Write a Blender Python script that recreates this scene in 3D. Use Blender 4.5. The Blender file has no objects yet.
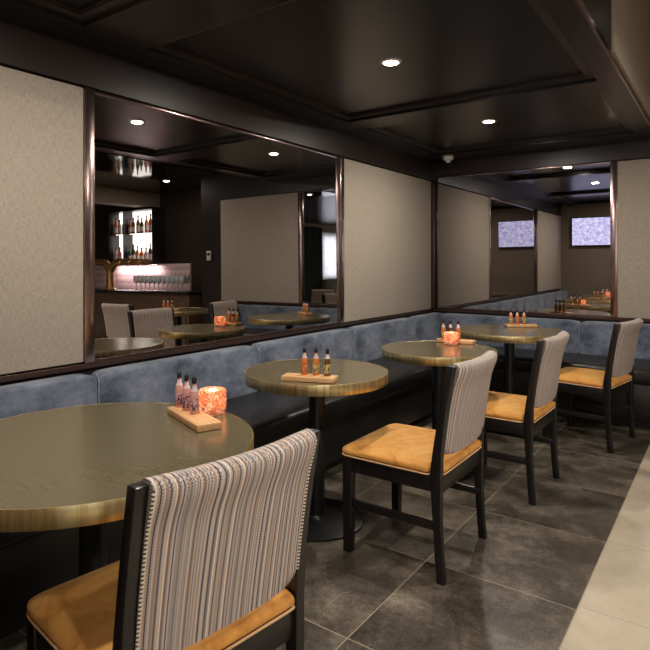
import bpy, bmesh, math, random
from mathutils import Vector, Matrix
R = math.radians
PI = math.pi
random.seed(7)
scn = bpy.context.scene
col = scn.collection

# ------------------------------------------------------------------ materials
def mat(name, color=(.5, .5, .5), rough=.5, metal=0.0, **kw):
    m = bpy.data.materials.new(name)
    m.use_nodes = True
    b = m.node_tree.nodes['Principled BSDF']
    b.inputs['Base Color'].default_value = (*color, 1)
    b.inputs['Roughness'].default_value = rough
    b.inputs['Metallic'].default_value = metal
    for k, v in kw.items():
        b.inputs[k].default_value = v
    return m

def nodes(m):
    nt = m.node_tree
    return nt, nt.nodes['Principled BSDF']

def nd(nt, t, **kw):
    n = nt.nodes.new(t)
    for k, v in kw.items():
        setattr(n, k, v)
    return n

def coords(nt, scale=(1, 1, 1), kind='Object'):
    tc = nd(nt, 'ShaderNodeTexCoord')
    mp = nd(nt, 'ShaderNodeMapping')
    mp.inputs['Scale'].default_value = scale
    nt.links.new(tc.outputs[kind], mp.inputs['Vector'])
    return mp.outputs['Vector']

def noise(nt, vec, scale, detail=4, rough=.55, dist=0):
    n = nd(nt, 'ShaderNodeTexNoise')
    n.inputs['Scale'].default_value = scale
    n.inputs['Detail'].default_value = detail
    n.inputs['Roughness'].default_value = rough
    n.inputs['Distortion'].default_value = dist
    if vec is not None:
        nt.links.new(vec, n.inputs['Vector'])
    return n.outputs['Fac']

def ramp(nt, fac, stops, interp='LINEAR'):
    r = nd(nt, 'ShaderNodeValToRGB')
    r.color_ramp.interpolation = interp
    e = r.color_ramp.elements
    while len(e) < len(stops):
        e.new(.5)
    for i, (p, c) in enumerate(stops):
        e[i].position = p
        e[i].color = (*c, 1)
    nt.links.new(fac, r.inputs['Fac'])
    return r.outputs['Color']

def mathn(nt, op, a, b=None, c=None):
    n = nd(nt, 'ShaderNodeMath', operation=op)
    for i, v in enumerate((a, b, c)):
        if v is None:
            continue
        if isinstance(v, (int, float)):
            n.inputs[i].default_value = v
        else:
            nt.links.new(v, n.inputs[i])
    return n.outputs[0]

def mixc(nt, fac, a, b, mode='MIX'):
    n = nd(nt, 'ShaderNodeMix', data_type='RGBA', blend_type=mode)
    for idx, v in ((0, fac), (6, a), (7, b)):
        if isinstance(v, (int, float)):
            n.inputs[idx].default_value = v
        elif isinstance(v, tuple):
            n.inputs[idx].default_value = (*v, 1)
        else:
            nt.links.new(v, n.inputs[idx])
    return n.outputs[2]

def bump(nt, b, h, strength=.3, dist=.002):
    n = nd(nt, 'ShaderNodeBump')
    n.inputs['Strength'].default_value = strength
    n.inputs['Distance'].default_value = dist
    nt.links.new(h, n.inputs['Height'])
    nt.links.new(n.outputs['Normal'], b.inputs['Normal'])

def srgb(r, g, b):
    f = lambda c: (c / 255 / 12.92) if c / 255 <= .04045 else ((c / 255 + .055) / 1.055) ** 2.4
    return (f(r), f(g), f(b))

M = {}
M['dark_paint'] = mat('dark satin paint', srgb(42, 33, 29), .38)
M['ceiling'] = mat('dark satin ceiling', srgb(25, 21, 19), .26)
M['moulding'] = mat('lit tone satin moulding', srgb(56, 47, 41), .3)  # lighter than the ceiling, imitating moulding edges that catch the light
M['gloss_soffit'] = mat('glossy dark soffit', srgb(30, 28, 28), .06)
M['dark_wood'] = mat('espresso wood', srgb(30, 25, 24), .33)
nt, b = nodes(M['dark_wood'])
v = coords(nt, (30, 30, 3))
nt.links.new(ramp(nt, noise(nt, v, 3, 5), [(.35, srgb(18, 15, 14)), (.7, srgb(30, 25, 24))]), b.inputs['Base Color'])
M['bar_wood'] = mat('bar wood', srgb(98, 76, 60), .35)
M['black_metal'] = mat('black powder coated metal', srgb(24, 23, 23), .35)
M['bronze'] = mat('polished bronze trim', srgb(168, 146, 142), .2, 1.0)
M['dark_trim'] = mat('dark bronze trim', srgb(92, 72, 66), .25, .8)
M['mirror'] = mat('smoked mirror', (.52, .50, .49), .0, 1.0)
M['chrome'] = mat('chrome', (.7, .7, .7), .15, 1.0)
M['white_plastic'] = mat('white plastic', srgb(225, 222, 216), .4)
M['beige_paint'] = mat('beige paint', srgb(150, 135, 120), .6)
M['pale_paint'] = mat('pale ceiling paint', srgb(215, 204, 190), .7)  # unseen walkway ceiling made paler to bounce light onto the bulkhead panel
M['rear_paint'] = mat('taupe wall paint', srgb(120, 106, 92), .7)

# woven wall fabric
m = M['linen'] = mat('woven beige wall fabric', srgb(176, 162, 142), .85)
nt, b = nodes(m)
v1 = coords(nt, (260, 260, 30)); v2 = coords(nt, (40, 40, 420))
n1 = noise(nt, v1, 1, 3); n2 = noise(nt, v2, 1, 3)
n3 = noise(nt, coords(nt), 3.0, 3)
s = mathn(nt, 'ADD', mathn(nt, 'MULTIPLY', n1, .5), mathn(nt, 'MULTIPLY', n2, .5))
c = ramp(nt, s, [(.34, srgb(148, 136, 121)), (.5, srgb(176, 164, 149)), (.68, srgb(194, 182, 168))])
c = mixc(nt, mathn(nt, 'MULTIPLY', n3, .25), c, srgb(158, 142, 122))
nt.links.new(c, b.inputs['Base Color'])
bump(nt, b, s, .35, .002)

# blue velvet
m = M['velvet'] = mat('blue grey velvet', srgb(92, 106, 128), .7)
nt, b = nodes(m)
v = coords(nt, (1, 1, 1.6))
n1 = noise(nt, v, 4.6, 4, .55, .25); n2 = noise(nt, v, 24, 5, .65)
s = mathn(nt, 'ADD', mathn(nt, 'MULTIPLY', n1, .7), mathn(nt, 'MULTIPLY', n2, .3))
c = ramp(nt, s, [(.34, srgb(56, 64, 78)), (.45, srgb(88, 98, 115)), (.55, srgb(112, 121, 138)), (.68, srgb(142, 149, 163))])
nt.links.new(c, b.inputs['Base Color'])
b.inputs['Sheen Weight'].default_value = .35
b.inputs['Sheen Roughness'].default_value = .4
bump(nt, b, n2, .08, .004)

M['velvet_edge'] = mat('pale blue grey piping', srgb(140, 150, 165), .7)
M['leather'] = mat('black leather', srgb(28, 25, 23), .34)
nt, b = nodes(M['leather'])
bump(nt, b, noise(nt, coords(nt), 180, 3), .15, .001)

# amber velvet seat
m = M['amber'] = mat('amber velvet', srgb(196, 136, 62), .75)
nt, b = nodes(m)
v = coords(nt, (1, 1, 1))
n1 = noise(nt, v, 7, 5, .62, .6); n2 = noise(nt, v, 26, 4)
s = mathn(nt, 'ADD', mathn(nt, 'MULTIPLY', n1, .75), mathn(nt, 'MULTIPLY', n2, .25))
c = ramp(nt, s, [(.33, srgb(176, 112, 44)), (.45, srgb(206, 142, 62)), (.56, srgb(220, 160, 80)), (.7, srgb(230, 176, 98))])
nt.links.new(c, b.inputs['Base Color'])
b.inputs['Sheen Weight'].default_value = .25
b.inputs['Sheen Tint'].default_value = (1, .7, .35, 1)
M['piping'] = mat('pale piping', srgb(222, 178, 130), .7)

# striped fabric : bands across local y, threads along z
m = M['stripe'] = mat('striped woven fabric', (.4, .35, .3), .85)
nt, b = nodes(m)
tc = nd(nt, 'ShaderNodeTexCoord'); sp = nd(nt, 'ShaderNodeSeparateXYZ')
nt.links.new(tc.outputs['Object'], sp.inputs[0])
y = sp.outputs['Y']; z = sp.outputs['Z']
fr = mathn(nt, 'FRACT', mathn(nt, 'MULTIPLY', mathn(nt, 'ADD', y, 1.0), 1 / .074))
T, L, D, W, B, N, G = (srgb(190, 170, 152), srgb(196, 184, 182), srgb(44, 38, 42), srgb(234, 224, 214),
                       srgb(158, 128, 108), srgb(88, 90, 108), srgb(172, 160, 154))
bands = [(0.0, T), (.07, W), (.10, B), (.17, L), (.25, D), (.29, L), (.36, T), (.44, N), (.49, G), (.57, W), (.60, T), (.68, D),
         (.71, L), (.80, B), (.86, T), (.92, N), (.96, L)]
stc = ramp(nt, fr, bands, 'CONSTANT')
# zigzag thread ticks
zz = mathn(nt, 'FRACT', mathn(nt, 'ADD', mathn(nt, 'MULTIPLY', z, 1 / .0066), mathn(nt, 'MULTIPLY', mathn(nt, 'PINGPONG', y, .0042), 190)))
tick = mathn(nt, 'GREATER_THAN', zz, .55)
fr2 = mathn(nt, 'FRACT', mathn(nt, 'MULTIPLY', mathn(nt, 'ADD', y, 1.0), 1 / .0166))
sel = mathn(nt, 'MULTIPLY', mathn(nt, 'GREATER_THAN', fr2, .45), tick)
stc = mixc(nt, mathn(nt, 'MULTIPLY', sel, .72), stc, srgb(70, 60, 58))
tick2 = mathn(nt, 'MULTIPLY', mathn(nt, 'LESS_THAN', zz, .3), mathn(nt, 'LESS_THAN', fr2, .3))
stc = mixc(nt, mathn(nt, 'MULTIPLY', tick2, .5), stc, srgb(230, 220, 205))
nt.links.new(stc, b.inputs['Base Color'])
bump(nt, b, zz, .2, .0015)
# speckled edge piping of the chair back
m = M['flecked'] = mat('flecked piping', (.5, .45, .4), .8)
nt, b = nodes(m)
tc = nd(nt, 'ShaderNodeTexCoord'); sp = nd(nt, 'ShaderNodeSeparateXYZ')
nt.links.new(tc.outputs['Object'], sp.inputs[0])
zz = mathn(nt, 'FRACT', mathn(nt, 'MULTIPLY', sp.outputs['Z'], 1 / .009))
nt.links.new(ramp(nt, zz, [(0, srgb(225, 212, 196)), (.55, srgb(70, 60, 56))], 'CONSTANT'), b.inputs['Base Color'])

# bronze table laminate
m = M['table_top'] = mat('speckled bronze table laminate', srgb(88, 80, 60), .2, .45)
nt, b = nodes(m)
v = coords(nt)
sp1 = noise(nt, v, 190, 2, .5)
n2 = noise(nt, coords(nt, (3, 18, 3)), 5, 3)
c = ramp(nt, n2, [(.3, srgb(121, 111, 86)), (.7, srgb(132, 122, 95))])
c = mixc(nt, ramp(nt, sp1, [(.66, (0, 0, 0)), (.74, (.35, .35, .35))]), c, srgb(176, 166, 136))
nt.links.new(c, b.inputs['Base Color'])
# brushed brass rim
m = M['brass'] = mat('brushed brass', srgb(206, 184, 128), .33, .92)
nt, b = nodes(m)
v = coords(nt, (60, 60, 2.5))
n1 = noise(nt, v, 1, 4, .6)
nt.links.new(ramp(nt, n1, [(.3, srgb(176, 152, 98)), (.5, srgb(212, 190, 136)), (.7, srgb(238, 222, 176))]), b.inputs['Base Color'])  # brushing streaks, their light and dark also imitating stretched reflections
bump(nt, b, noise(nt, coords(nt, (24, 24, .5)), 1, 3, .5), .5, .006)
M['gold'] = mat('antique gold', srgb(176, 132, 84), .3, .7)

# floors
def tile_mat(name, x0, px, y0, py, stops, groutc, vein, speck, rough, gw=.0035):
    m = mat(name, (.1, .1, .1), .4)
    nt, b = nodes(m)
    tc = nd(nt, 'ShaderNodeTexCoord'); sp = nd(nt, 'ShaderNodeSeparateXYZ')
    nt.links.new(tc.outputs['Object'], sp.inputs[0])
    def line(ax, o, p):
        u = mathn(nt, 'MULTIPLY', mathn(nt, 'SUBTRACT', sp.outputs[ax], o - 50 * p), 1 / p)
        cell = mathn(nt, 'FLOOR', u)
        f = mathn(nt, 'FRACT', u)
        d = mathn(nt, 'MINIMUM', f, mathn(nt, 'SUBTRACT', 1.0, f))
        return mathn(nt, 'LESS_THAN', d, gw / 2 / p), cell
    gx, cx = line('X', x0, px); gy, cy = line('Y', y0, py)
    g = mathn(nt, 'MAXIMUM', gx, gy)
    v = tc.outputs['Object']
    off = nd(nt, 'ShaderNodeVectorMath', operation='ADD')
    cmb = nd(nt, 'ShaderNodeCombineXYZ')
    nt.links.new(mathn(nt, 'MULTIPLY', cx, 3.7), cmb.inputs[0]); nt.links.new(mathn(nt, 'MULTIPLY', cy, 5.3), cmb.inputs[1])
    nt.links.new(v, off.inputs[0]); nt.links.new(cmb.outputs[0], off.inputs[1])
    ov = off.outputs[0]
    n1 = noise(nt, ov, 3.2, 7, .62, .3); n2 = noise(nt, ov, 30, 5, .7)
    s = mathn(nt, 'ADD', mathn(nt, 'MULTIPLY', n1, .72), mathn(nt, 'MULTIPLY', n2, .28))
    c = ramp(nt, s, stops)
    if speck:
        sk = ramp(nt, noise(nt, ov, 75, 5, .75), [(.56, (0, 0, 0)), (.72, (1, 1, 1))])
        sk = mathn(nt, 'MULTIPLY', sk, mathn(nt, 'MULTIPLY', s, 1.4))
        c = mixc(nt, mathn(nt, 'MULTIPLY', sk, speck), c, srgb(150, 142, 128))
    if speck:
        fg = ramp(nt, noise(nt, ov, 170, 3, .7), [(.36, (.55, .55, .55)), (.5, (1, 1, 1)), (.66, (1.5, 1.5, 1.5))])
        c = mixc(nt, .8, c, fg, 'MULTIPLY')
    if vein:
        vn = noise(nt, ov, 1.1, 3, .5, .6)
        d = mathn(nt, 'ABSOLUTE', mathn(nt, 'SUBTRACT', vn, .5))
        vl = mathn(nt, 'MULTIPLY', mathn(nt, 'LESS_THAN', d, .0016), mathn(nt, 'GREATER_THAN', n1, .5))
        c = mixc(nt, mathn(nt, 'MULTIPLY', vl, vein), c, srgb(165, 150, 130))
    c = mixc(nt, g, c, groutc)
    nt.links.new(c, b.inputs['Base Color'])
    nt.links.new(mathn(nt, 'ADD', mathn(nt, 'MULTIPLY', n2, .3), rough - .15), b.inputs['Roughness'])
    bump(nt, b, mathn(nt, 'SUBTRACT', mathn(nt, 'MULTIPLY', n2, .4), g), .15, .002)
    return m
M['dark_tile'] = tile_mat('dark stone tile', 1.49, .612, 1.665, .630,
    [(.37, srgb(48, 43, 37)), (.47, srgb(76, 69, 60)), (.55, srgb(104, 95, 83)), (.66, srgb(140, 129, 114))],
    srgb(168, 156, 132), .3, .8, .36)
M['beige_tile'] = tile_mat('beige stone tile', 2.102, .612, 2.325, .620,
    [(.3, srgb(166, 152, 132)), (.5, srgb(184, 171, 151)), (.7, srgb(198, 186, 167))],
    srgb(140, 127, 108), 0, 0, .42, .003)

# glass and drinks
def glass(name, color, rough=.03, alpha=.35):
    m = mat(name, color, rough)
    b = m.node_tree.nodes['Principled BSDF']
    b.inputs['Transmission Weight'].default_value = 1.0
    b.inputs['IOR'].default_value = 1.2
    return m
M['clear_glass'] = glass('clear glass', (.95, .95, .95))
M['drink_pink'] = mat('pink sauce in glass', srgb(206, 152, 142), .08)
M['drink_amber'] = mat('amber sauce in glass', srgb(206, 120, 58), .08)
M['drink_brown'] = mat('brown sauce in glass', srgb(104, 64, 36), .08)
M['drink_clear'] = mat('pale bottle', srgb(186, 178, 172), .1)
M['drink_green'] = mat('green bottle', srgb(64, 74, 48), .1)
M['label_white'] = mat('printed paper label white', srgb(214, 196, 190), .6)
for k, base, ink in (('label_pink', (206, 158, 160), (92, 66, 84)), ('label_orange', (214, 140, 84), (150, 40, 30)), ('label_yellow', (206, 182, 112), (40, 44, 38))):
    M[k] = mat(k.replace('_', ' ') + ' paper', srgb(*base), .6)
    nt, b = nodes(M[k])
    n1 = noise(nt, coords(nt, (1, 1, .6)), 130, 2)
    nt.links.new(ramp(nt, n1, [(.5, srgb(*base)), (.56, srgb(*ink))]), b.inputs['Base Color'])
M['cap'] = mat('black bottle cap', srgb(22, 20, 20), .35)
M['tray_wood'] = mat('pale beech wood', srgb(214, 166, 116), .5)
nt, b = nodes(M['tray_wood'])
nt.links.new(ramp(nt, noise(nt, coords(nt, (4, 60, 60)), 2, 4), [(.3, srgb(198, 146, 96)), (.7, srgb(228, 184, 134))]), b.inputs['Base Color'])

# mosaic candle glass
m = M['mosaic'] = bpy.data.materials.new('orange mosaic glass'); m.use_nodes = True
nt = m.node_tree; nt.nodes.clear()
out = nd(nt, 'ShaderNodeOutputMaterial')
vo = nd(nt, 'ShaderNodeTexVoronoi', feature='F1'); vo.inputs['Scale'].default_value = 62
tc = nd(nt, 'ShaderNodeTexCoord'); nt.links.new(tc.outputs['Object'], vo.inputs['Vector'])
ve = nd(nt, 'ShaderNodeTexVoronoi', feature='DISTANCE_TO_EDGE'); ve.inputs['Scale'].default_value = 62
nt.links.new(tc.outputs['Object'], ve.inputs['Vector'])
sx = nd(nt, 'ShaderNodeSeparateColor'); nt.links.new(vo.outputs['Color'], sx.inputs[0])
cc = ramp(nt, sx.outputs[0], [(.0, (1, .60, .42)), (.3, (1, .80, .64)), (.55, (1, .68, .55)), (.75, (1, .92, .84)), (.9, (.85, .42, .28))], 'CONSTANT')
edge = mathn(nt, 'LESS_THAN', ve.outputs['Distance'], .045)
cc = mixc(nt, edge, cc, (.35, .12, .07))
tl = nd(nt, 'ShaderNodeBsdfTranslucent'); gl = nd(nt, 'ShaderNodeBsdfGlossy'); df = nd(nt, 'ShaderNodeBsdfDiffuse')
gl.inputs['Roughness'].default_value = .1
nt.links.new(cc, tl.inputs['Color']); nt.links.new(cc, df.inputs['Color'])
m1 = nd(nt, 'ShaderNodeMixShader'); m1.inputs[0].default_value = .25
nt.links.new(tl.outputs[0], m1.inputs[1]); nt.links.new(df.outputs[0], m1.inputs[2])
m2 = nd(nt, 'ShaderNodeMixShader'); m2.inputs[0].default_value = .1
nt.links.new(m1.outputs[0], m2.inputs[1]); nt.links.new(gl.outputs[0], m2.inputs[2])
nt.links.new(m2.outputs[0], out.inputs['Surface'])
M['wax'] = mat('candle wax', srgb(235, 215, 180), .5)

def emis(name, color, strength):
    m = bpy.data.materials.new(name); m.use_nodes = True
    nt = m.node_tree; nt.nodes.clear()
    o = nd(nt, 'ShaderNodeOutputMaterial'); e = nd(nt, 'ShaderNodeEmission')
    e.inputs['Color'].default_value = (*color, 1); e.inputs['Strength'].default_value = strength
    nt.links.new(e.outputs[0], o.inputs['Surface'])
    return m
M['flame'] = emis('flame', (1, .55, .18), 60)
M['lamp_face'] = emis('warm lamp face', (1, .86, .62), 45)
M['niche_back'] = emis('lit niche backing', (1, .93, .88), 2.6)
# tv picture
m = M['screen'] = emis('television picture', (1, 1, 1), 1.7)
nt = m.node_tree; e = [n for n in nt.nodes if n.type == 'EMISSION'][0]
n1 = noise(nt, coords(nt, (1, 1, 1.3)), 14, 6, .75)
nt.links.new(ramp(nt, n1, [(.3, srgb(120, 112, 170)), (.48, srgb(176, 172, 214)), (.62, srgb(214, 214, 240)), (.75, srgb(150, 150, 200))]), e.inputs['Color'])
# tufted splashback
m = M['pink_tile'] = mat('glossy pink scallop tile', srgb(204, 160, 158), .2)
nt, b = nodes(m)
tc = nd(nt, 'ShaderNodeTexCoord'); sp = nd(nt, 'ShaderNodeSeparateXYZ')
nt.links.new(tc.outputs['Object'], sp.inputs[0])
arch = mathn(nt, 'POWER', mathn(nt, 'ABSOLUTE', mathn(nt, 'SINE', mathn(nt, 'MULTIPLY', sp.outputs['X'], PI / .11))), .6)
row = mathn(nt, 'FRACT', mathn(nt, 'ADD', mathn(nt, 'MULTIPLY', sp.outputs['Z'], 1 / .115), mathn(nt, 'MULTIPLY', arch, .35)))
nt.links.new(ramp(nt, row, [(.0, srgb(176, 136, 136)), (.25, srgb(214, 180, 178)), (.9, srgb(236, 208, 206))]), b.inputs['Base Color'])  # darker row edges are scallop shadow put into the tile colour
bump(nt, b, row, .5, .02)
M['fine_glass'] = mat('sparkling stemware', (.9, .9, .92), .05)
M['fine_glass'].node_tree.nodes['Principled BSDF'].inputs['Transmission Weight'].default_value = .45
m = M['pane'] = bpy.data.materials.new('clear window pane'); m.use_nodes = True
nt = m.node_tree; nt.nodes.clear()
o_ = nd(nt, 'ShaderNodeOutputMaterial'); tr = nd(nt, 'ShaderNodeBsdfTransparent'); g_ = nd(nt, 'ShaderNodeBsdfGlossy'); mx = nd(nt, 'ShaderNodeMixShader')
g_.inputs['Roughness'].default_value = .02; mx.inputs[0].default_value = .08
nt.links.new(tr.outputs[0], mx.inputs[1]); nt.links.new(g_.outputs[0], mx.inputs[2]); nt.links.new(mx.outputs[0], o_.inputs['Surface'])
M['leaf'] = mat('dark green leaf', srgb(44, 66, 40), .5)
M['pot'] = mat('grey planter', srgb(96, 92, 88), .6)
M['sofa'] = mat('taupe upholstery', srgb(96, 88, 78), .8)
M['green_drape'] = mat('dark green drape', srgb(40, 56, 46), .8)
M['sheer'] = mat('sheer white curtain', srgb(235, 238, 245), .8)
nt, b = nodes(M['sheer'])
trn = nd(nt, 'ShaderNodeBsdfTranslucent'); trn.inputs['Color'].default_value = (.9, .92, 1, 1)
mx = nd(nt, 'ShaderNodeMixShader'); mx.inputs[0].default_value = .7
nt.links.new(b.outputs[0], mx.inputs[1]); nt.links.new(trn.outputs[0], mx.inputs[2])
nt.links.new(mx.outputs[0], [n for n in nt.nodes if n.type == 'OUTPUT_MATERIAL'][0].inputs['Surface'])

# ------------------------------------------------------------------ geometry helpers
def obj(name, bm, material, parent=None, smooth=None, loc=None):
    me = bpy.data.meshes.new(name)
    bmesh.ops.recalc_face_normals(bm, faces=bm.faces)
    bm.to_mesh(me); bm.free()
    o = bpy.data.objects.new(name, me)
    col.objects.link(o)
    if material is not None:
        for mm in (material if isinstance(material, list) else [material]):
            me.materials.append(mm)
    if smooth is not None:
        me.polygons.foreach_set('use_smooth', [True] * len(me.polygons))
        if smooth < 180:
            me.set_sharp_from_angle(angle=R(smooth))
    if parent is not None:
        o.parent = parent
    if loc is not None:
        o.location = loc
    return o

def BM():
    return bmesh.new()

def box(bm, x0, x1, y0, y1, z0, z1, bevel=0, seg=2, mi=0):
    t = bmesh.new()
    bmesh.ops.create_cube(t, size=1)
    for v in t.verts:
        v.co = Vector((x0 + (v.co.x + .5) * (x1 - x0), y0 + (v.co.y + .5) * (y1 - y0), z0 + (v.co.z + .5) * (z1 - z0)))
    if bevel:
        bmesh.ops.bevel(t, geom=list(t.edges), offset=bevel, segments=seg, profile=.5, affect='EDGES')
    merge(bm, t, mi)
    return bm

def merge(bm, t, mi=0, mtx=None):
    vm = {}
    for v in t.verts:
        vm[v] = bm.verts.new(mtx @ v.co if mtx else v.co)
    for f in t.faces:
        try:
            nf = bm.faces.new([vm[v] for v in f.verts]); nf.material_index = mi
        except ValueError:
            pass
    t.free()

def lathe(bm, prof, n=32, cx=0, cy=0, mi=0):
    """prof: list of (r, z) from bottom to top"""
    rings = []
    for r, z in prof:
        if r < 1e-6:
            rings.append([bm.verts.new((cx, cy, z))])
        else:
            rings.append([bm.verts.new((cx + r * math.cos(2 * PI * k / n), cy + r * math.sin(2 * PI * k / n), z)) for k in range(n)])
    for a, c in zip(rings[:-1], rings[1:]):
        for k in range(n):
            k2 = (k + 1) % n
            if len(a) == 1 and len(c) == 1:
                continue
            if len(a) == 1:
                f = bm.faces.new((a[0], c[k2], c[k]))
            elif len(c) == 1:
                f = bm.faces.new((a[k], a[k2], c[0]))
            else:
                f = bm.faces.new((a[k], a[k2], c[k2], c[k]))
            f.material_index = mi
    return bm

def tube(bm, pts, r, n=8):
    """round tube along points; r a number or list"""
    pts = [Vector(p) for p in pts]
    rings = []
    up = Vector((0, 0, 1))
    for i, p in enumerate(pts):
        d = (pts[min(i + 1, len(pts) - 1)] - pts[max(i - 1, 0)]).normalized()
        a = d.cross(up)
        if a.length < 1e-3:
            a = d.cross(Vector((0, 1, 0)))
        a.normalize(); c = d.cross(a).normalized()
        rr = r[i] if isinstance(r, (list, tuple)) else r
        rings.append([bm.verts.new(p + a * rr * math.cos(2 * PI * k / n) + c * rr * math.sin(2 * PI * k / n)) for k in range(n)])
    for a, c in zip(rings[:-1], rings[1:]):
        for k in range(n):
            bm.faces.new((a[k], a[(k + 1) % n], c[(k + 1) % n], c[k]))
    bm.faces.new(rings[0]); bm.faces.new(rings[-1])
    return bm

def sweep_rect(bm, prof, y0, y1, bevel=.004):
    """prof: list of (xc, z, width_x): a bar of rectangular section standing up, following xc"""
    t = bmesh.new(); rings = []
    for xc, z, w in prof:
        rings.append([t.verts.new((xc - w / 2, y0, z)), t.verts.new((xc + w / 2, y0, z)), t.verts.new((xc + w / 2, y1, z)), t.verts.new((xc - w / 2, y1, z))])
    for a, c in zip(rings[:-1], rings[1:]):
        for k in range(4):
            t.faces.new((a[k], a[(k + 1) % 4], c[(k + 1) % 4], c[k]))
    t.faces.new(rings[0]); t.faces.new(rings[-1])
    bmesh.ops.recalc_face_normals(t, faces=t.faces)
    if bevel:
        es = [e for e in t.edges if e.calc_face_angle(0) > .8]
        bmesh.ops.bevel(t, geom=es, offset=bevel, segments=2, profile=.5, affect='EDGES')
    merge(bm, t)
    return bm

def pillow(bm, a, b_, h, cx, cy, cz, e1=.22, e2=.5, nu=56, nv=20, shape=None):
    """super-ellipsoid cushion"""
    def sp(w, e):
        return math.copysign(abs(w) ** e, w)
    rows = []
    for j in range(nv + 1):
        ph = -PI / 2 + PI * j / nv
        row = []
        for i in range(nu):
            th = 2 * PI * i / nu
            x = a * sp(math.cos(ph), e2) * sp(math.cos(th), e1)
            y = b_ * sp(math.cos(ph), e2) * sp(math.sin(th), e1)
            z = h * sp(math.sin(ph), e2)
            if shape:
                x, y, z = shape(x, y, z)
            row.append((cx + x, cy + y, cz + z))
        rows.append(row)
    vr = []
    for j, row in enumerate(rows):
        if j in (0, nv):
            n = len(row)
            vr.append([bm.verts.new(tuple(sum(p[k] for p in row) / n for k in range(3)))])
        else:
            vr.append([bm.verts.new(p) for p in row])
    for a_, c in zip(vr[:-1], vr[1:]):
        for k in range(nu):
            k2 = (k + 1) % nu
            if len(a_) == 1:
                bm.faces.new((a_[0], c[k2], c[k]))
            elif len(c) == 1:
                bm.faces.new((a_[k], a_[k2], c[0]))
            else:
                bm.faces.new((a_[k], a_[k2], c[k2], c[k]))
    return bm

def tag(o, label=None, cat=None, group=None, kind=None):
    if label: o['label'] = label
    if cat: o['category'] = cat
    if group: o['group'] = group
    if kind: o['kind'] = kind
    return o

def thing(name, label, cat, loc=(0, 0, 0), rz=0, group=None):
    o = bpy.data.objects.new(name, None); col.objects.link(o)
    o.empty_display_size = .1
    o.location = loc; o.rotation_euler = (0, 0, rz)
    return tag(o, label, cat, group)

def struct(name, bm, m, parent=None, smooth=None):
    o = obj(name, bm, m, parent, smooth)
    if parent is None:
        o['kind'] = 'structure'
    return o

def dup(root, loc, rz=0, label=None, group=None):
    kids = {}
    for o in list(col.objects):
        if o.parent is not None:
            kids.setdefault(o.parent.name, []).append(o)
    def cp(o, parent):
        c = o.copy(); col.objects.link(c)
        if parent is not None:
            c.parent = parent
        for ch in kids.get(o.name, []):
            cp(ch, c)
        return c
    r = cp(root, None)
    r.location = loc; r.rotation_euler = (0, 0, rz)
    if label: r['label'] = label
    if group: r['group'] = group
    return r

# ------------------------------------------------------------------ the room
D = 5.42          # back wall
ZC = 2.305         # dropped ceiling
FX = 2.102        # dark/beige floor joint
XR = 7.4
struct('floor', box(BM(), -.15, FX, -5, 6.4, -.1, 0), M['dark_tile'])
struct('floor_walkway', box(BM(), FX, XR, -5, 6.4, -.1, 0), M['beige_tile'])
struct('wall_left', box(BM(), -.15, -.03, -.15, D + .15, 0, 2.75), M['dark_paint'])
struct('wall_back', box(BM(), -.03, 3.4, D + .03, D + .18, 0, 3.4), M['dark_paint'])
bm = BM(); box(bm, 0, 1.95, -.15, .03, 0, 2.75)
struct('wall_rear', bm, M['rear_paint'])
struct('wall_bar', box(BM(), 3.4, XR, 6.2, 6.4, 0, 2.6), M['dark_paint'])
struct('wall_alcove', box(BM(), 3.3, 3.4, D + .15, 6.2, 0, 2.6), M['dark_paint'])

# ceiling with coffers
bm = BM()
cz = 2.345
box(bm, -.03, 1.96, -.15, D, cz, cz + .08)              # coffer field
def beam(x0, x1, y0, y1):
    box(bm, x0, x1, y0, y1, ZC, cz)
beam(-.03, .225, -.15, D); beam(1.88, 1.995, -.15, D)
ys = [(-.15, -.02), (1.41, 1.725), (3.48, 3.73), (5.04, D)]
for y0, y1 in ys: beam(.225, 1.88, y0, y1)
struct('ceiling', bm, M['ceiling'])
bm = BM()
# stepped moulding inside each coffer
for (a, c) in ((-.02, 1.41), (1.725, 3.48), (3.73, 5.04)):
    w = .05; z0 = ZC + .02
    box(bm, .225, .225 + w, a, c, z0, cz); box(bm, 1.88 - w, 1.88, a, c, z0, cz)
    box(bm, .225 + w, 1.88 - w, a, a + w, z0, cz); box(bm, .225 + w, 1.88 - w, c - w, c, z0, cz)
struct('trim_7', bm, M['moulding'])
bm = BM()
box(bm, 1.995, 2.007, -.15, D, ZC - .004, ZC + .02)
struct('trim_1', bm, M['bronze'])                          # bead along the ceiling edge
struct('wall_bulkhead', box(BM(), 1.97, 2.0, -.15, D, ZC + .02, 3.4), M['dark_wood'])
struct('ceiling_walkway', box(BM(), 1.9, 3.05, -5, D, 3.4, 3.5), M['pale_paint'])
struct('ceiling_bar', box(BM(), 2.95, XR, 2.6, 6.4, 2.5, 2.6), M['gloss_soffit'])
struct('ceiling_lounge', box(BM(), 2.95, XR, -5, 2.6, 2.5, 2.6), M['ceiling'])
struct('wall_header', box(BM(), 1.9, 3.05, -5.1, -5, 2.5, 3.5), M['beige_paint'])
struct('wall_soffit', box(BM(), 2.95, 3.0, -5, D, 2.6, 3.4), M['beige_paint'])
bm = BM(); box(bm, 5.2, 5.5, 4.7, 6.2, 2.27, 2.5)
struct('trim_2', bm, M['beige_paint'])
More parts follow.
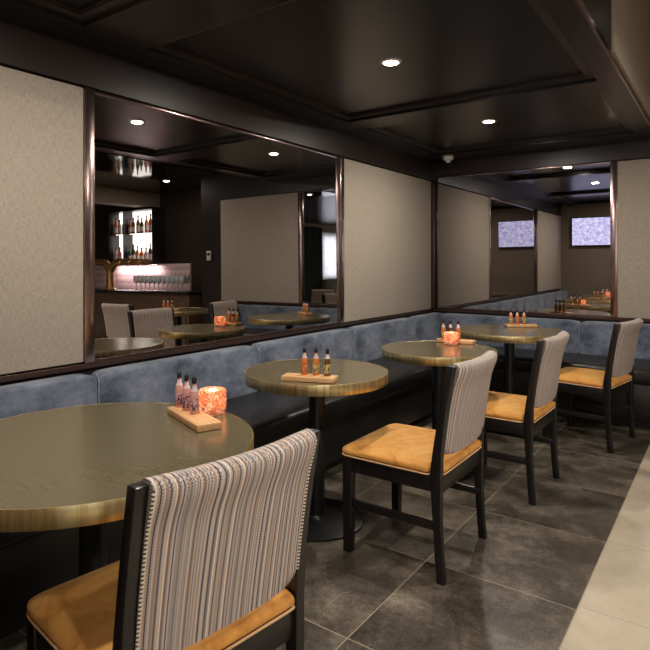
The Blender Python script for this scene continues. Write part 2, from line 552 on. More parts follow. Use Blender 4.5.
# right wall with a window opening
bm = BM()
wy0, wy1, wz0, wz1 = -4.6, -3.0, .92, 2.2
box(bm, XR, XR + .15, wy1, 6.4, 0, 2.6); box(bm, XR, XR + .15, -5, wy0, 0, 2.6)
box(bm, XR, XR + .15, wy0, wy1, 0, wz0); box(bm, XR, XR + .15, wy0, wy1, wz1, 2.6)
struct('wall_right', bm, M['rear_paint'])
bm = BM()
for (a, c, z0, z1) in ((wy0, wy0 + .05, wz0, wz1), (wy1 - .05, wy1, wz0, wz1), (wy0, wy1, wz0, wz0 + .05), (wy0, wy1, wz1 - .05, wz1), (-3.83, -3.78, wz0, wz1)):
    box(bm, XR + .03, XR + .09, a, c, z0, z1)
win = struct('window_1', bm, M['white_plastic'])
obj('window_pane', box(BM(), XR + .055, XR + .06, wy0 + .05, wy1 - .05, wz0 + .05, wz1 - .05), M['pane'], win)

# bands on the left wall
struct('trim_3', box(BM(), -.03, .0, .031, D, .795, .822, .003), M['dark_trim'])      # rail under panels
struct('trim_4', box(BM(), -.03, .01, .03, D, 2.128, ZC, .0), M['dark_paint'])                # fascia over panels
struct('trim_5', box(BM(), .001, 3.0, D, D + .03, .80, .826, .003), M['dark_trim'])
struct('trim_6', box(BM(), .01, 2.0, D - .01, D + .03, 2.165, ZC), M['dark_paint'])

def wall_panel(label, x0, x1, y0, y1, z0, z1):
    return tag(obj('fabric_wall_panel', box(BM(), x0, x1, y0, y1, z0, z1, .004), M['linen'], smooth=40), label, 'wall panel', None)
wall_panel('beige woven wall panel left of the long mirror, nearest the camera', -.029, .0, .04, 1.55, .83, 2.118)
wall_panel('beige woven wall panel on the left wall between the long mirror and the corner', -.029, .0, 3.775, 5.385, .825, 2.118)
wall_panel('beige woven wall panel on the far wall right of the corner mirror', 1.70, 3.0, D, D + .029, .83, 2.155)
wall_panel('dim beige panel high on the bulkhead above the walkway edge', 2.0005, 2.02, 3.13, D - .005, ZC + .03, 3.38)

def upright(bm, x0, x1, y0, y1, z0, z1):
    box(bm, x0, x1, y0, y1, z0, z1, .004)
t = thing('wall_mirror', 'long dark framed smoked mirror on the left wall', 'mirror', (0, 2.67, .82))
def child_box(name, m, par, x0, x1, y0, y1, z0, z1, bevel=.003):
    L_ = par.location
    return obj(name, box(BM(), x0 - L_.x, x1 - L_.x, y0 - L_.y, y1 - L_.y, z0 - L_.z, z1 - L_.z, bevel), m, par, smooth=40)
g = child_box('mirror_glass', M['mirror'], t, -.029, -.018, 1.605, 3.72, .832, 2.110, 0)
for v in g.data.vertices:                              # hung a touch out of plumb
    v.co.x += .006 if v.co.z < .5 else -.002
child_box('frame_upright', M['bronze'], t, -.029, .006, 1.552, 1.605, .823, 2.125)
child_box('frame_upright', M['bronze'], t, -.029, .006, 3.72, 3.773, .823, 2.125)
child_box('frame_rail', M['dark_trim'], t, -.029, .0, 1.605, 3.72, .823, .834)
child_box('frame_rail', M['bronze'], t, -.029, -.01, 1.605, 3.72, 2.110, 2.125)
t = thing('wall_mirror', 'smoked mirror on the far wall, in the corner beside the right panel', 'mirror', (.85, D, .82))
child_box('mirror_glass', M['mirror'], t, .05, 1.645, D + .018, D + .029, .838, 2.150, 0)
child_box('frame_upright', M['dark_trim'], t, .036, .05, D + .01, D + .029, .827, 2.163)
child_box('frame_upright', M['bronze'], t, 1.645, 1.70, D - .006, D + .029, .827, 2.163)
child_box('frame_rail', M['dark_trim'], t, .05, 1.645, D, D + .029, .827, .838)
child_box('frame_rail', M['bronze'], t, .05, 1.645, D + .01, D + .029, 2.150, 2.163)
tag(obj('corner_strip', box(BM(), -.029, .034, 5.386, 5.419, .827, 2.125, .003), M['dark_trim'], smooth=40), 'dark upright corner strip between left wall panel and far mirror', 'trim strip')

# ------------------------------------------------------------------ banquettes
def velvet_pad(L, z0, z1, th):
    """one back cushion, length L along y (0..L), front face +x, rounded edges"""
    bm = BM()
    pillow(bm, th / 2, L / 2 - .001, (z1 - z0) / 2, th / 2, L / 2, (z0 + z1) / 2, .10, .16, 72, 22,
           shape=lambda x, y, z: (x + (.012 * (1 - (2 * y / L) ** 2) * (1 - (2 * z / (z1 - z0)) ** 2) if x > 0 else 0), y, z))
    return bm
WB = 5.42 * 1.036                                   # far wall
def banquette(label, loc, rz, seams, a0, a1, b0):
    t = thing('banquette', label, 'bench', loc, rz)
    obj('base', box(BM(), .03, .615, a0, a1, .09, .36, .01), M['leather'], t, smooth=40)
    obj('plinth', box(BM(), .03, .52, a0, a1, 0, .09), M['black_metal'], t)
    bm = BM()
    pillow(bm, .305, (a1 - a0) / 2, .07, .33, (a1 + a0) / 2, .415, .06, .35, 80, 20)
    obj('seat_cushion', bm, M['leather'], t, smooth=180)
    obj('back_board', box(BM(), .003, .045, b0, a1, .36, .765), M['dark_wood'], t)
    for a, c in zip(seams[:-1], seams[1:]):
        obj('back_cushion', velvet_pad(c - a, .455, .774, .10), M['velvet'], t, smooth=180, loc=(.03, a, 0))
    for a in seams[1:-1]:
        bm = BM(); tube(bm, [(.128 - .020 * max(0, (k - 32) / 6) ** 2, 0, .49 + .0073 * k) for k in range(39)], .0032, 6)
        obj('seam_piping', bm, M['velvet_edge'], t, smooth=180, loc=(0, a, 0))
    return t
SD = .642
banquette('long black leather banquette with blue velvet back along the left wall', (0, 0, 0), 0, [.05, .47, 1.603, 2.735, 3.88, WB - SD - .004], .04, WB - SD - .004, .04)
t = banquette('short black leather banquette with blue velvet back along the far wall', (SD, WB, 0), R(-90), [-SD + .14, .225, .83, 1.96, 2.44], -SD + .004, 2.44, -SD + .14)
o = obj('back_cushion', velvet_pad(SD - .01, .455, .774, .10), M['velvet'], t, smooth=180, loc=(SD - .005, -SD + .03, 0)); o.rotation_euler = (0, 0, R(90))

# ------------------------------------------------------------------ tables
def table(label, x, y, r, h=.752):
    t = thing('round_table', label, 'table', (x, y, 0), 0, 'round brass edged tables')
    obj('tabletop', lathe(BM(), [(0, h - .044), (r - .006, h - .044), (r - .006, h), (0, h)], 96), M['table_top'], t)
    obj('brass_rim', lathe(BM(), [(r - .0055, h - .048), (r - .002, h - .049), (r, h - .047), (r, h - .002), (r - .001, h + .0006), (r - .004, h + .0012), (r - .0055, h)], 128), M['brass'], t, smooth=50)
    obj('mounting_plate', lathe(BM(), [(0, h - .07), (.13, h - .07), (.15, h - .0445), (0, h - .0445)], 40), M['black_metal'], t, smooth=30)
    obj('column', lathe(BM(), [(.04, .03), (.04, h - .070)], 32), M['black_metal'], t, smooth=60)
    b = .24 if r < .45 else .25
    obj('base_plate', lathe(BM(), [(0, 0), (b, 0), (b, .010), (b - .006, .013), (.05, .016), (.044, .03), (.04, .034), (0, .034)], 64), M['black_metal'], t, smooth=35)
    return t
TABLES = [(.98, 1.024, .488), (.864, 2.346, .360), (1.062, 3.382, .357), (1.122, 4.626, .422)]
table('round bronze topped table with brass rim in the front left foreground', *TABLES[0])
table('small round brass edged table second from the front, seen whole beside the mirror', *TABLES[1])
table('round brass edged table third from the front, behind the second chair', *TABLES[2])
table('round brass edged table at the far end in front of the corner mirror', *TABLES[3])

# ------------------------------------------------------------------ chairs
SW = .251      # half width over the posts
def post_x(z):
    if z <= .45:
        u = z / .45
        return .236 - .022 * (1 - (1 - u) ** 2)
    u = (z - .45) / .42
    return .214 + .062 * u ** 1.35
H_BACK = .882
def make_chair(label, loc, rz):
    t = thing('dining_chair', label, 'chair', loc, rz, 'striped back dining chairs')
    zs = [0, .06, .12, .2, .28, .36, .45, .52, .6, .68, .76, .82, H_BACK]
    for s in (-1, 1):
        y0, y1 = (s * SW, s * (SW - .030))
        bm = sweep_rect(BM(), [(post_x(z), z, .034 + .014 * math.exp(-((z - .42) / .12) ** 2)) for z in zs], min(y0, y1), max(y0, y1))
        obj('back_post', bm, M['dark_wood'], t, smooth=40)
    for s in (-1, 1):
        ya, yb = s * (SW - .004), s * (SW - .044)
        bm = sweep_rect(BM(), [(-.216, 0, .038), (-.216, .2, .044), (-.216, .424, .048)], min(ya, yb), max(ya, yb))
        obj('front_leg', bm, M['dark_wood'], t, smooth=40)
    for s in (-1, 1):
        ya, yb = s * (SW - .008), s * (SW - .03)
        obj('side_rail', box(BM(), -.19, .21, min(ya, yb), max(ya, yb), .362, .424, .003), M['dark_wood'], t, smooth=40)
    obj('front_rail', box(BM(), -.236, -.21, -SW + .03, SW - .03, .362, .424, .003), M['dark_wood'], t, smooth=40)
    obj('rear_rail', box(BM(), .200, .228, -SW + .03, SW - .03, .352, .424, .003), M['dark_wood'], t, smooth=40)
    for s in (-1, 1):
        ya, yb = s * (SW - .012), s * (SW - .034)
        obj('stretcher', box(BM(), -.19, .222, min(ya, yb), max(ya, yb), .204, .236, .003), M['dark_wood'], t, smooth=40)
    # seat cushion: domed, slightly narrower at the rear between the posts
    def shp(x, y, z):
        if x > .15:
            k = (x - .15) / .09
            lim = SW - .036
            if abs(y) > lim and x > .19:
                y = math.copysign(lim, y)
        if z > 0:
            z += .012 * max(0, 1 - (x / .25) ** 2) * max(0, 1 - (y / .26) ** 2)
        return x, y, z
    bm = BM(); pillow(bm, .248, SW + .004, .026, -.008, 0, .450, .16, .62, 72, 24, shape=shp)
    seat = obj('seat', bm, M['amber'], t, smooth=180)
    def loop(z, g):
        pts = []
        for i in range(73):
            th = 2 * PI * i / 72
            sp = lambda w: math.copysign(abs(w) ** .16, w)
            x, y, _ = shp((.248 + g) * sp(math.cos(th)), (SW + .004 + g) * sp(math.sin(th)), 0)
            pts.append((x - .008, y, z))
        return pts
    bm = BM(); tube(bm, loop(.434, -.002), .0036, 6)
    obj('seat_piping', bm, M['piping'], seat, smooth=180)
    # backrest pad: curved shell between the posts
    z0, z1, hw = .500, .888, SW - .030
    ny, nz = 30, 26
    def pc(y, z):
        u = (z - z0) / (z1 - z0)
        bow = .030 * (1 - (y / hw) ** 2) * (.45 + .55 * u)
        return post_x(min(z, H_BACK)) + bow + .004
    th = .023
    sec = []
    nseg = 8
    for k in range(nz + 1):                           # rear face going up
        sec.append((th, z0 + (z1 - z0 - .022) * k / nz + .004, 'b'))
    for k in range(1, nseg):
        a = PI * k / nseg
        sec.append((th * math.cos(a), z1 - .018 + .02 * math.sin(a), 't'))
    for k in range(nz + 1):
        sec.append((-th, z1 - .018 - (z1 - z0 - .022) * k / nz, 'f'))
    for k in range(1, 4):
        a = PI * k / 4
        sec.append((-th * math.cos(a), z0 + .004 - .004 * math.sin(a), 'u'))
    bm = BM(); rings = []
    for j in range(ny + 1):
        y = -hw + 2 * hw * j / ny
        e = 1 - abs(y / hw) ** 10 * .35
        lift = .010 * abs(y / hw) ** 6                 # the lower corners are cut back
        ring = []
        for ox, z, tg in sec:
            zz = z + (lift * 2.2 if z < z0 + .03 else 0)
            puff = .010 * math.sin(PI * min(1, max(0, (z - z0) / (z1 - z0)))) if tg == 'f' else 0
            roll = .013 * math.exp(-((z1 - .03 - z) / .05) ** 2)           # padded roll at the top
            ring.append(bm.verts.new((pc(y, z) + ox * e - puff + (roll * (1 if ox > 0 else -1) * abs(ox) / th), y, zz)))
        rings.append(ring)
    n = len(sec)
    for a, c in zip(rings[:-1], rings[1:]):
        for k in range(n):
            bm.faces.new((a[k], a[(k + 1) % n], c[(k + 1) % n], c[k]))
    bm.faces.new(rings[0]); bm.faces.new(rings[-1])
    back = obj('backrest', bm, M['stripe'], t, smooth=60)
    for s in (-1, 1):
        bm = BM()
        tube(bm, [(pc(hw, z0 + .03 + (z1 - z0 - .045) * k / 20) + th * .75 + .009 * math.exp(-((z1 - .03 - (z0 + .03 + (z1 - z0 - .045) * k / 20)) / .05) ** 2), s * (hw - .001), z0 + .03 + (z1 - z0 - .045) * k / 20) for k in range(21)], .0035, 6)
        obj('back_piping', bm, M['flecked'], back, smooth=180)
    return t
c0 = make_chair('striped back chair with amber seat in the foreground, its back to the camera', (1.416, .949, 0), R(-7.4))
dup(c0, (1.382, 2.405, 0), R(0), 'striped back chair with amber seat at the second table, seen whole in the middle')
dup(c0, (1.475, 3.398, 0), R(-1.2), 'striped back chair with amber seat at the third table, partly behind the whole chair')
dup(c0, (1.711, 4.590, 0), R(-9.5), 'striped back chair with amber seat farthest away, before the far banquette')

table('round brass edged table beyond the walkway, seen only in the long mirror', 2.92, 4.70, .36)
dup(c0, (2.76, 4.0, 0), R(-92), 'striped back chair beyond the walkway, seen only in the long mirror, behind another reflected chair')

# ------------------------------------------------------------------ table settings
ZT = .7535
def bottle(label, x, y, z, kind, labelm, scale=1.0):
    t = thing('sauce_bottle', label, 'bottle', (x, y, z), random.uniform(0, 6), 'sauce bottles on the table trays')
    t.scale = (scale,) * 3
    obj('body', lathe(BM(), [(0, 0), (.0155, 0), (.017, .002), (.017, .068), (.0155, .078), (.010, .090), (.0078, .098), (.0078, .112), (0, .112)], 20), M[kind], t, smooth=50)
    obj('paper_label', lathe(BM(), [(.01715, .012), (.0175, .013), (.0175, .056), (.01715, .057)], 20), M[labelm], t, smooth=50)
    obj('neck_band', lathe(BM(), [(.0137, .0845), (.0081, .097), (.0083, .105), (.0081, .106)], 20), M['label_white'], t, smooth=50)
    obj('cap', lathe(BM(), [(.0088, .112), (.0092, .113), (.0092, .131), (.0078, .133), (0, .133)], 20), M['cap'], t, smooth=40)
    return t
def tray(label, x, y, ang, L=.26, w=.085):
    bm = BM()
    box(bm, -L / 2, L / 2, -w / 2, w / 2, 0, .022, .002)
    o = obj('condiment_tray', bm, M['tray_wood'], smooth=40)
    o.location = (x, y, ZT); o.rotation_euler = (0, 0, ang)
    return tag(o, label, 'tray', 'wooden condiment trays')
def setting(where, x, y, ang, spots, kinds, words):
    tray('pale wooden condiment tray on the ' + where, x, y, ang, .285 if 'front' in where else .25)
    ca, sa = math.cos(ang), math.sin(ang)
    for (u, v), (k, lm), w in zip(spots, kinds, words):
        bottle('small black capped sauce bottle, %s on the tray of the %s' % (w, where), x + u * ca - v * sa, y + u * sa + v * ca, ZT + .0222, k, lm, .93)
W3 = ('leftmost of three', 'middle of three', 'rightmost of three')
a = math.atan2(-.062, .26)
setting('front left table', 1.058, 1.355, R(-20), [(-.126, -.002), (-.064, .002), (-.004, .006)], [('drink_pink', 'label_pink')] * 3, W3)
setting('second table', .984, 2.125, R(20), [(-.030, .018), (.025, .022), (.080, .020)], [('drink_amber', 'label_orange'), ('drink_amber', 'label_yellow'), ('drink_brown', 'label_yellow')], W3)
setting('third table', 1.055, 3.690, R(4), [(-.095, .012), (-.044, .012), (.010, .012)], [('drink_amber', 'label_yellow'), ('drink_brown', 'label_orange'), ('drink_amber', 'label_orange')], W3)
setting('far corner table', 1.130, 4.905, R(33), [(-.083, 0), (-.030, 0), (.026, 0)], [('drink_amber', 'label_yellow'), ('drink_amber', 'label_orange'), ('drink_amber', 'label_yellow')], W3)

setting('reflected bar table', 2.94, 4.58, R(160), [(-.07, 0), (-.015, 0), (.04, 0)], [('drink_amber', 'label_orange'), ('drink_amber', 'label_orange'), ('drink_brown', 'label_yellow')], W3)

def candle(label, x, y, r=.044, h=.092):
    t = thing('candle_holder', label, 'candle', (x, y, ZT), 0, 'orange mosaic candle holders')
    rnd = random.Random(3)
    bm = BM(); n = 40; rings = []
    prof = [(0, .0), (r * .86, .0), (r * .97, .006)] + [(r, .006 + (h - .012) * k / 14) for k in range(1, 14)] + [(r * .98, h - .003), (r * .93, h), (r * .88, h - .004)] + [(r * .87, h - .01 - (h - .02) * k / 4) for k in range(0, 5)] + [(0, .008)]
    for i, (rr, z) in enumerate(prof):
        if rr == 0:
            rings.append([bm.verts.new((0, 0, z))]); continue
        ring = []
        for k in range(n):
            j = rnd.uniform(-.0042, .0042) if 2 <= i <= 15 else 0
            ring.append(bm.verts.new(((rr + j) * math.cos(2 * PI * k / n), (rr + j) * math.sin(2 * PI * k / n), z)))
        rings.append(ring)
    for A, C in zip(rings[:-1], rings[1:]):
        for k in range(n):
            k2 = (k + 1) % n
            if len(A) == 1: bm.faces.new((A[0], C[k2], C[k]))
            elif len(C) == 1: bm.faces.new((A[k], A[k2], C[0]))
            else: bm.faces.new((A[k], A[k2], C[k2], C[k]))
    obj('mosaic_glass', bm, M['mosaic'], t)
    wx = obj('wax_candle', lathe(BM(), [(0, .009), (.019, .009), (.019, .030), (.0, .031)], 20), M['wax'], t, smooth=40)
    obj('flame', lathe(BM(), [(0, .033), (.004, .038), (.0045, .043), (.0025, .052), (0, .058)], 12), M['flame'], wx, smooth=180)
    l = bpy.data.lights.new('candle_light', 'POINT'); l.energy = .26; l.color = (1, .70, .42); l.shadow_soft_size = .012
    lo = bpy.data.objects.new('candle_light', l); col.objects.link(lo); lo.parent = t; lo.location = (0, 0, .066)
    return t
candle('glowing orange mosaic candle holder behind the tray on the front left table', 1.036, 1.466, .048, .086)
candle('glowing orange mosaic candle holder in front of the bottles on the third table', 1.062, 3.585, .046, .082)

# ------------------------------------------------------------------ lamps
def beam_down(name, loc, energy, parent, color=(1, .92, .82)):
    l = bpy.data.lights.new(name, 'AREA'); l.shape = 'DISK'; l.size = .076; l.energy = energy; l.color = color
    o = bpy.data.objects.new(name, l); col.objects.link(o); o.location = loc; o.parent = parent
    return o
def downlight(label, x, y, z, energy):
    t = thing('recessed_downlight', label, 'ceiling light', (x, y, z), 0, 'recessed ceiling downlights')
    obj('trim_ring', lathe(BM(), [(.040, -.001), (.040, -.006), (.052, -.004), (.056, -.0005), (.056, 0)], 32), M['white_plastic'], t, smooth=60)
    obj('lamp_lens', lathe(BM(), [(0, -.004), (.040, -.004), (.040, -.001), (0, -.001)], 28), M['lamp_face'], t, smooth=30)
    beam_down('downlight_beam', (0, 0, -.007), energy, t)
    return t
E0 = 13
E1 = 17
downlight('recessed ceiling downlight above the front left table', 1.04, 1.13, cz, E0)
downlight('bright recessed ceiling downlight above the second table, larger of the two in view', 1.033, 2.65, cz, E0)
downlight('bright recessed ceiling downlight farther back, above the third table', 1.02, 4.177, cz, E0)
downlight('recessed downlight in the bar ceiling, seen only in the long mirror', 4.0, 5.35, 2.5, 11)
for y, w in ((-1.3, 'behind the camera'), (.2, 'beside the camera'), (1.6, 'beside the second table'), (3.0, 'nearest the far wall')):
    downlight('unseen fill downlight added in the bar ceiling over the walkway, ' + w, 3.35, y, 2.5, E1)  # downlights added out of view to light chair backs and floor

t = thing('smoke_detector', 'white smoke detector on the dark ceiling near the corner', 'smoke detector', (.28, 5.16, ZC))
obj('housing', lathe(BM(), [(0, -.032), (.045, -.032), (.052, -.026), (.055, -.006), (.055, 0), (0, 0)], 32), M['white_plastic'], t, smooth=40)
obj('sensor_head', lathe(BM(), [(0, -.058), (.018, -.058), (.022, -.052), (.024, -.032), (0, -.032)], 20), M['white_plastic'], t, smooth=40)

# ------------------------------------------------------------------ television on the rear wall (seen in the corner mirror)
t = thing('television', 'flat television glowing lavender high on the wall, seen in the far mirror', 'television', (.635, .03, 1.83))
obj('bezel', box(BM(), -.455, .455, .03, .075, -.26, .26, .006), M['black_metal'], t, smooth=40)
obj('screen', box(BM(), -.44, .44, .0755, .078, -.245, .245), M['screen'], t)
obj('wall_bracket', box(BM(), -.12, .12, .0, .03, -.1, .1), M['black_metal'], t)

# ------------------------------------------------------------------ bar, seen in the long mirror
t = thing('bar_counter', 'dark wooden bar counter reflected in the long mirror', 'bar', (3.5, 5.30, 0))
obj('body', box(BM(), 0, 3.8, 0, .30, 0, .88, .004), M['bar_wood'], t)
for k in range(5):
    obj('front_panel', box(BM(), .05 + .75 * k, .72 + .75 * k, -.018, -.0005, .12, .80, .006), M['bar_wood'], t, smooth=40)
obj('countertop', box(BM(), -.02, 3.82, -.05, .36, .8805, .92, .005), M['dark_wood'], t, smooth=40)
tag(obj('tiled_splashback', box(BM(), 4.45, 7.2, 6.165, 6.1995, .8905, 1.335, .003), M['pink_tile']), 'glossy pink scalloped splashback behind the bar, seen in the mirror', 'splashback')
# back bar shelf for glasses
t = thing('back_bar', 'dark back bar cabinet below the pink splashback', 'cabinet', (4.4, 5.85, 0))
obj('body', box(BM(), 0, 2.9, .02, .30, 0, .86), M['bar_wood'], t)
obj('worktop', box(BM(), -.02, 2.9, 0, .31, .8605, .89, .004), M['dark_wood'], t, smooth=40)
# bottle display
t = thing('bottle_display', 'brightly lit open bottle shelf unit above the bar, seen in the mirror', 'shelf unit', (5.70, 6.199, 1.36))
obj('back_panel', box(BM(), -.6, .6, -.02, -.002, 0, .90), M['niche_back'], t)
bm = BM()
for (x0, x1, z0, z1) in ((-.64, -.6, -.02, .93), (.6, .64, -.02, .93), (-.6, .6, .90, .93), (-.6, .6, -.02, 0.0)):
    box(bm, x0, x1, -.24, -.002, z0, z1, .003)
obj('frame', bm, M['dark_wood'], t, smooth=40)
obj('glass_shelf', box(BM(), -.6, .6, -.22, -.021, .49, .502), M['clear_glass'], t)
obj('upright_divider', box(BM(), .205, .215, -.22, -.021, 0.001, .899), M['dark_wood'], t)
ordn = ['first', 'second', 'third', 'fourth', 'fifth', 'sixth', 'seventh', 'eighth', 'ninth', 'tenth', 'eleventh', 'twelfth', 'thirteenth', 'fourteenth', 'fifteenth', 'sixteenth']
def liquor(label, x, y, z, h, r, kind, cap):
    t = thing('liquor_bottle', label, 'bottle', (x, y, z), 0, 'liquor bottles on the lit shelves')
    obj('body', lathe(BM(), [(0, 0), (r, 0), (r, h * .58), (r * .75, h * .68), (r * .36, h * .76), (r * .34, h * .92), (0, h * .92)], 14), M[kind], t, smooth=40)
    obj('paper_label', lathe(BM(), [(r + .001, h * .14), (r + .001, h * .44)], 14), M['label_white'], t, smooth=60)
    obj('cap', lathe(BM(), [(0, h * .92), (r * .42, h * .92), (r * .42, h), (0, h)], 12), M[cap], t, smooth=40)
rb = random.Random(5)
kinds = ['drink_amber', 'drink_brown', 'drink_clear', 'drink_green', 'drink_pink']
wcol = {'drink_amber': 'amber', 'drink_brown': 'brown', 'drink_clear': 'pale', 'drink_green': 'green', 'drink_pink': 'pink'}
for row, z, nm in ((0, 1.3605, 'lower'), (1, 1.8625, 'upper')):
    for k in range(10):
        x = 6.215 - .112 * k - (.03 if k > 2 else 0)
        kd = kinds[rb.randrange(5)]
        liquor('%s bottle on the %s lit bar shelf, %s from the left in the mirror' % (wcol[kd], nm, ordn[k]), x, 6.08 + rb.uniform(-.02, .02), z, rb.uniform(.24, .33), rb.uniform(.032, .04), kd, rb.choice(['cap', 'gold', 'cap']))
# wine glasses on the bar top
def wine_glass(label, x, y, z):
    t = tag(obj('wine_glass', lathe(BM(), [(0, 0), (.033, 0), (.033, .002), (.006, .006), (.004, .010), (.004, .075), (.012, .083), (.030, .10), (.038, .125), (.036, .15), (.031, .175), (.0295, .175), (.034, .15), (.036, .125), (.028, .102), (.010, .086), (0, .084)], 18), M['fine_glass'], smooth=40), label, 'glass', 'wine glasses on the bar counter')
    t.location = (x, y, z)
    return t

for row in range(2):
    for j in range(11):
        wine_glass('clear wine glass in the %s row on the bar counter, %s from the right' % ('front' if row == 0 else 'rear', ordn[j]), 3.80 + .104 * j + row * .05, 5.46 + .12 * row, .9205).scale = (1.3, 1.3, 1.3)
# gold tree shaped beer tap
t = thing('beer_font', 'gold branching beer tap tower on the bar, seen in the mirror', 'beer tap', (5.55, 5.5, .9205))
obj('base_flange', lathe(BM(), [(0, 0), (.10, 0), (.10, .015), (.06, .03), (0, .03)], 28), M['gold'], t, smooth=40)
obj('column', tube(BM(), [(0, 0, .02), (0, 0, .15), (0, 0, .28), (0, 0, .36)], [.075, .062, .06, .066], 20), M['gold'], t, smooth=60)
for s in (-1, 1):
    pts = [(s * .02, 0, .31), (s * .06, 0, .38), (s * .13, 0, .43), (s * .22, 0, .45), (s * .40, 0, .45), (s * .68, 0, .445), (s * .95, 0, .44)]
    arm = obj('arm', tube(BM(), pts, [.06, .06, .06, .058, .056, .052, .05], 14), M['gold'], t, smooth=60)
    for q in (.36, .60, .86):
        obj('tap', tube(BM(), [(s * q, -.03, .45), (s * q, -.09, .445), (s * q, -.10, .38)], [.016, .014, .010], 10), M['gold'], arm, smooth=60)
# wall switch
t = thing('wall_switch', 'small white control box on the dark wall, seen in the mirror', 'switch', (3.22, D, 1.43))
obj('face_plate', box(BM(), -.04, .04, -.014, -.0005, -.065, .065, .003), M['white_plastic'], t, smooth=40)
obj('display', box(BM(), -.025, .025, -.016, -.0145, .0, .04), M['black_metal'], t)
# bar lamps: a strip under the display lights the splashback
t = thing('strip_light', 'pinkish strip light under the bottle shelf unit', 'light', (5.70, 6.06, 1.326))
obj('housing', box(BM(), -.62, .62, -.02, .02, 0, .014), M['chrome'], t)
l = bpy.data.lights.new('strip_beam', 'AREA'); l.shape = 'RECTANGLE'; l.size = 1.2; l.size_y = .03; l.energy = 13; l.color = (1, .88, .90)
lo = bpy.data.objects.new('strip_beam', l); col.objects.link(lo); lo.parent = t; lo.location = (0, 0, -.004)

# ------------------------------------------------------------------ lounge end, seen doubled through both mirrors
bm = BM()
nf = 60; ra = []; rb_ = []
for k in range(nf + 1):
    yy = wy0 - .05 + (wy1 - wy0 + .1) * k / nf
    xx = XR - .06 + .025 * math.sin(k * 1.3)
    ra.append(bm.verts.new((xx, yy, .85))); rb_.append(bm.verts.new((xx, yy, 2.28)))
for k in range(nf):
    bm.faces.new((ra[k], ra[k + 1], rb_[k + 1], rb_[k]))
tag(obj('sheer_curtain', bm, M['sheer'], smooth=180), 'white sheer curtain over the bright window, seen in both mirrors', 'curtain')
bm = BM(); ra = []; rb_ = []
for k in range(nf + 1):
    yy = -2.95 + 1.0 * k / nf
    xx = XR - .07 + .03 * math.sin(k * 1.1)
    ra.append(bm.verts.new((xx, yy, .02))); rb_.append(bm.verts.new((xx, yy, 2.4)))
for k in range(nf):
    bm.faces.new((ra[k], ra[k + 1], rb_[k + 1], rb_[k]))
tag(obj('green_drape', bm, M['green_drape'], smooth=180), 'dark green drape beside the bright window, in the long mirror', 'curtain')
def sofa(label, x, y, rz, w):
    t = thing('lounge_sofa', label, 'sofa', (x, y, 0), rz, 'lounge sofas by the window')
    bm = BM(); pillow(bm, .36, w / 2 - .1, .09, 0, 0, .36, .2, .4, 40, 14); obj('seat_cushion', bm, M['sofa'], t, smooth=180)
    bm = BM(); pillow(bm, .10, w / 2, .30, .34, 0, .58, .2, .35, 40, 14); obj('back_cushion', bm, M['sofa'], t, smooth=180)
    obj('base', box(BM(), -.34, .38, -w / 2 + .08, w / 2 - .08, .08, .30, .02), M['sofa'], t, smooth=40)
    for s in (-1, 1):
        bm = BM(); pillow(bm, .38, .08, .24, .0, s * (w / 2 - .06), .32, .3, .4, 32, 12); obj('armrest', bm, M['sofa'], t, smooth=180)
        for xx in (-.28, .32):
            obj('foot', lathe(BM(), [(0, 0), (.018, 0), (.026, .09), (0, .09)], 12, xx, s * (w / 2 - .14)), M['dark_wood'], t, smooth=40)
sofa('taupe lounge sofa under the bright window, seen in the mirrors', 6.75, -3.3, 0, 1.4)
t = thing('potted_plant', 'leafy plant in a grey pot by the window, seen in the mirrors', 'plant', (6.1, -2.5, 0))
obj('pot', lathe(BM(), [(0, 0), (.13, 0), (.18, .38), (.16, .38), (.15, .32), (0, .32)], 28), M['pot'], t, smooth=40)
bm = BM(); rp = random.Random(9)
for k in range(70):
    az = rp.uniform(0, 2 * PI); L_ = rp.uniform(.35, .95); tilt = rp.uniform(.1, .8)
    n_ = 6; w = rp.uniform(.02, .04); rows = []
    for i in range(n_ + 1):
        u = i / n_
        rr = math.sin(tilt + u * .7) * L_ * u; zz = .34 + math.cos(tilt + u * .5) * L_ * u
        ww = w * math.sin(PI * min(1, u * .95 + .05))
        cx, cy = rr * math.cos(az), rr * math.sin(az)
        rows.append((bm.verts.new((cx - ww * math.sin(az), cy + ww * math.cos(az), zz)), bm.verts.new((cx + ww * math.sin(az), cy - ww * math.cos(az), zz))))
    for A, C in zip(rows[:-1], rows[1:]):
        bm.faces.new((A[0], A[1], C[1], C[0]))
obj('foliage', bm, M['leaf'], t, smooth=180)

l = bpy.data.lights.new('window_daylight', 'AREA'); l.shape = 'RECTANGLE'; l.size = 2.2; l.size_y = 1.8; l.energy = 110; l.color = (.82, .90, 1)
lo = bpy.data.objects.new('window_daylight', l); col.objects.link(lo); lo.location = (8.5, -3.94, 1.8); lo.rotation_euler = (0, R(90), 0)

# ------------------------------------------------------------------ world: soft ambient fill let in through the end left open behind the camera
w = bpy.data.worlds.new('World'); scn.world = w; w.use_nodes = True
bg = w.node_tree.nodes['Background']
bg.inputs['Color'].default_value = (1.0, .93, .84, 1); bg.inputs['Strength'].default_value = 1.0

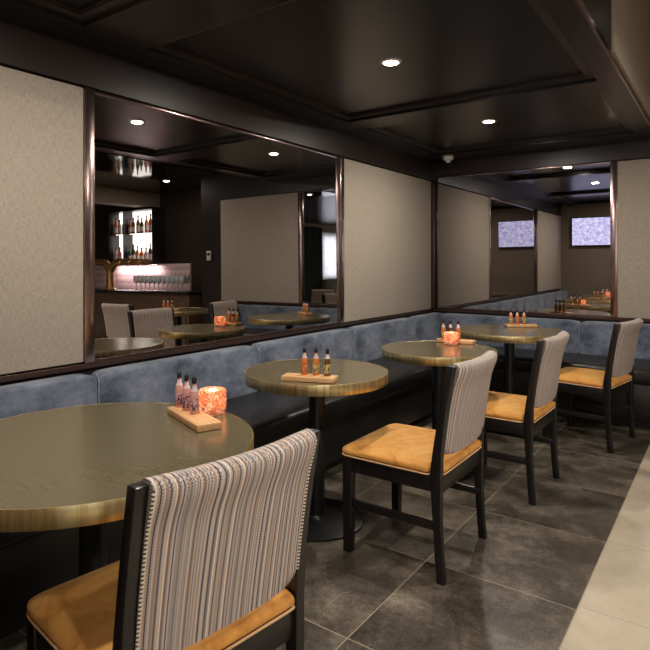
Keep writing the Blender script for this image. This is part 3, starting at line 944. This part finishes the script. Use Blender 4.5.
# ------------------------------------------------------------------ final survey: the shell and what is fixed to it, measured a little larger
K = 1.036
def grow(p, z=True):
    return Vector((p.x * K, p.y * K, 1.3 + K * (p.z - 1.3) if (z and p.z > .3) else p.z))
bpy.context.view_layer.update()
SHELL = ('wall_', 'ceiling', 'trim_', 'window', 'fabric_wall_panel', 'mirror_glass', 'frame_upright', 'frame_rail', 'corner_strip', 'tiled_splashback', 'sheer_curtain', 'green_drape')
FIXED = ('bar_counter', 'back_bar', 'bottle_display', 'liquor_bottle', 'beer_font', 'wall_switch', 'strip_light', 'lounge_sofa', 'potted_plant', 'wine_glass')
HUNG = ('recessed_downlight', 'smoke_detector', 'television')
old = {o.name: o.matrix_world.copy() for o in col.objects}
for o in list(col.objects):
    base = o.name.split('.')[0]
    if base == 'wall_mirror':
        o.location = grow(o.location)
    elif base in FIXED and o.parent is None:
        o.location = grow(o.location, False)
    elif base in HUNG and o.parent is None:
        o.location = grow(o.location)
bpy.context.view_layer.update()
for o in list(col.objects):
    if o.type == 'MESH' and o.name.startswith(SHELL) and o.name.split('.')[0] not in FIXED + ('wall_bracket',):
        inv = o.matrix_world.inverted(); mw = old[o.name]
        for v in o.data.vertices:
            v.co = inv @ grow(mw @ v.co, not o.name.startswith('tiled'))

# ------------------------------------------------------------------ camera
cam = bpy.data.cameras.new('Camera'); co = bpy.data.objects.new('Camera', cam); col.objects.link(co)
co.location = (2.57, 0, 1.3); co.rotation_euler = (R(90), 0, R(35.2))
cam.sensor_width = 36; cam.lens = 574 / 650 * 36; cam.shift_y = -(325 - 262) / 650
cam.clip_start = .02
scn.camera = co
vs = scn.view_settings
vs.view_transform = 'Standard'; vs.look = 'None'; vs.exposure = 0.55; vs.gamma = 1.0
scn.cycles.max_bounces = 14; scn.cycles.glossy_bounces = 8; scn.cycles.transmission_bounces = 8; scn.cycles.diffuse_bounces = 5
scn.cycles.sample_clamp_indirect = 6
scn.cycles.caustics_reflective = False; scn.cycles.caustics_refractive = False
try:
    scn.cycles.use_denoising = True; scn.cycles.denoiser = 'OPENIMAGEDENOISE'
except Exception:
    pass
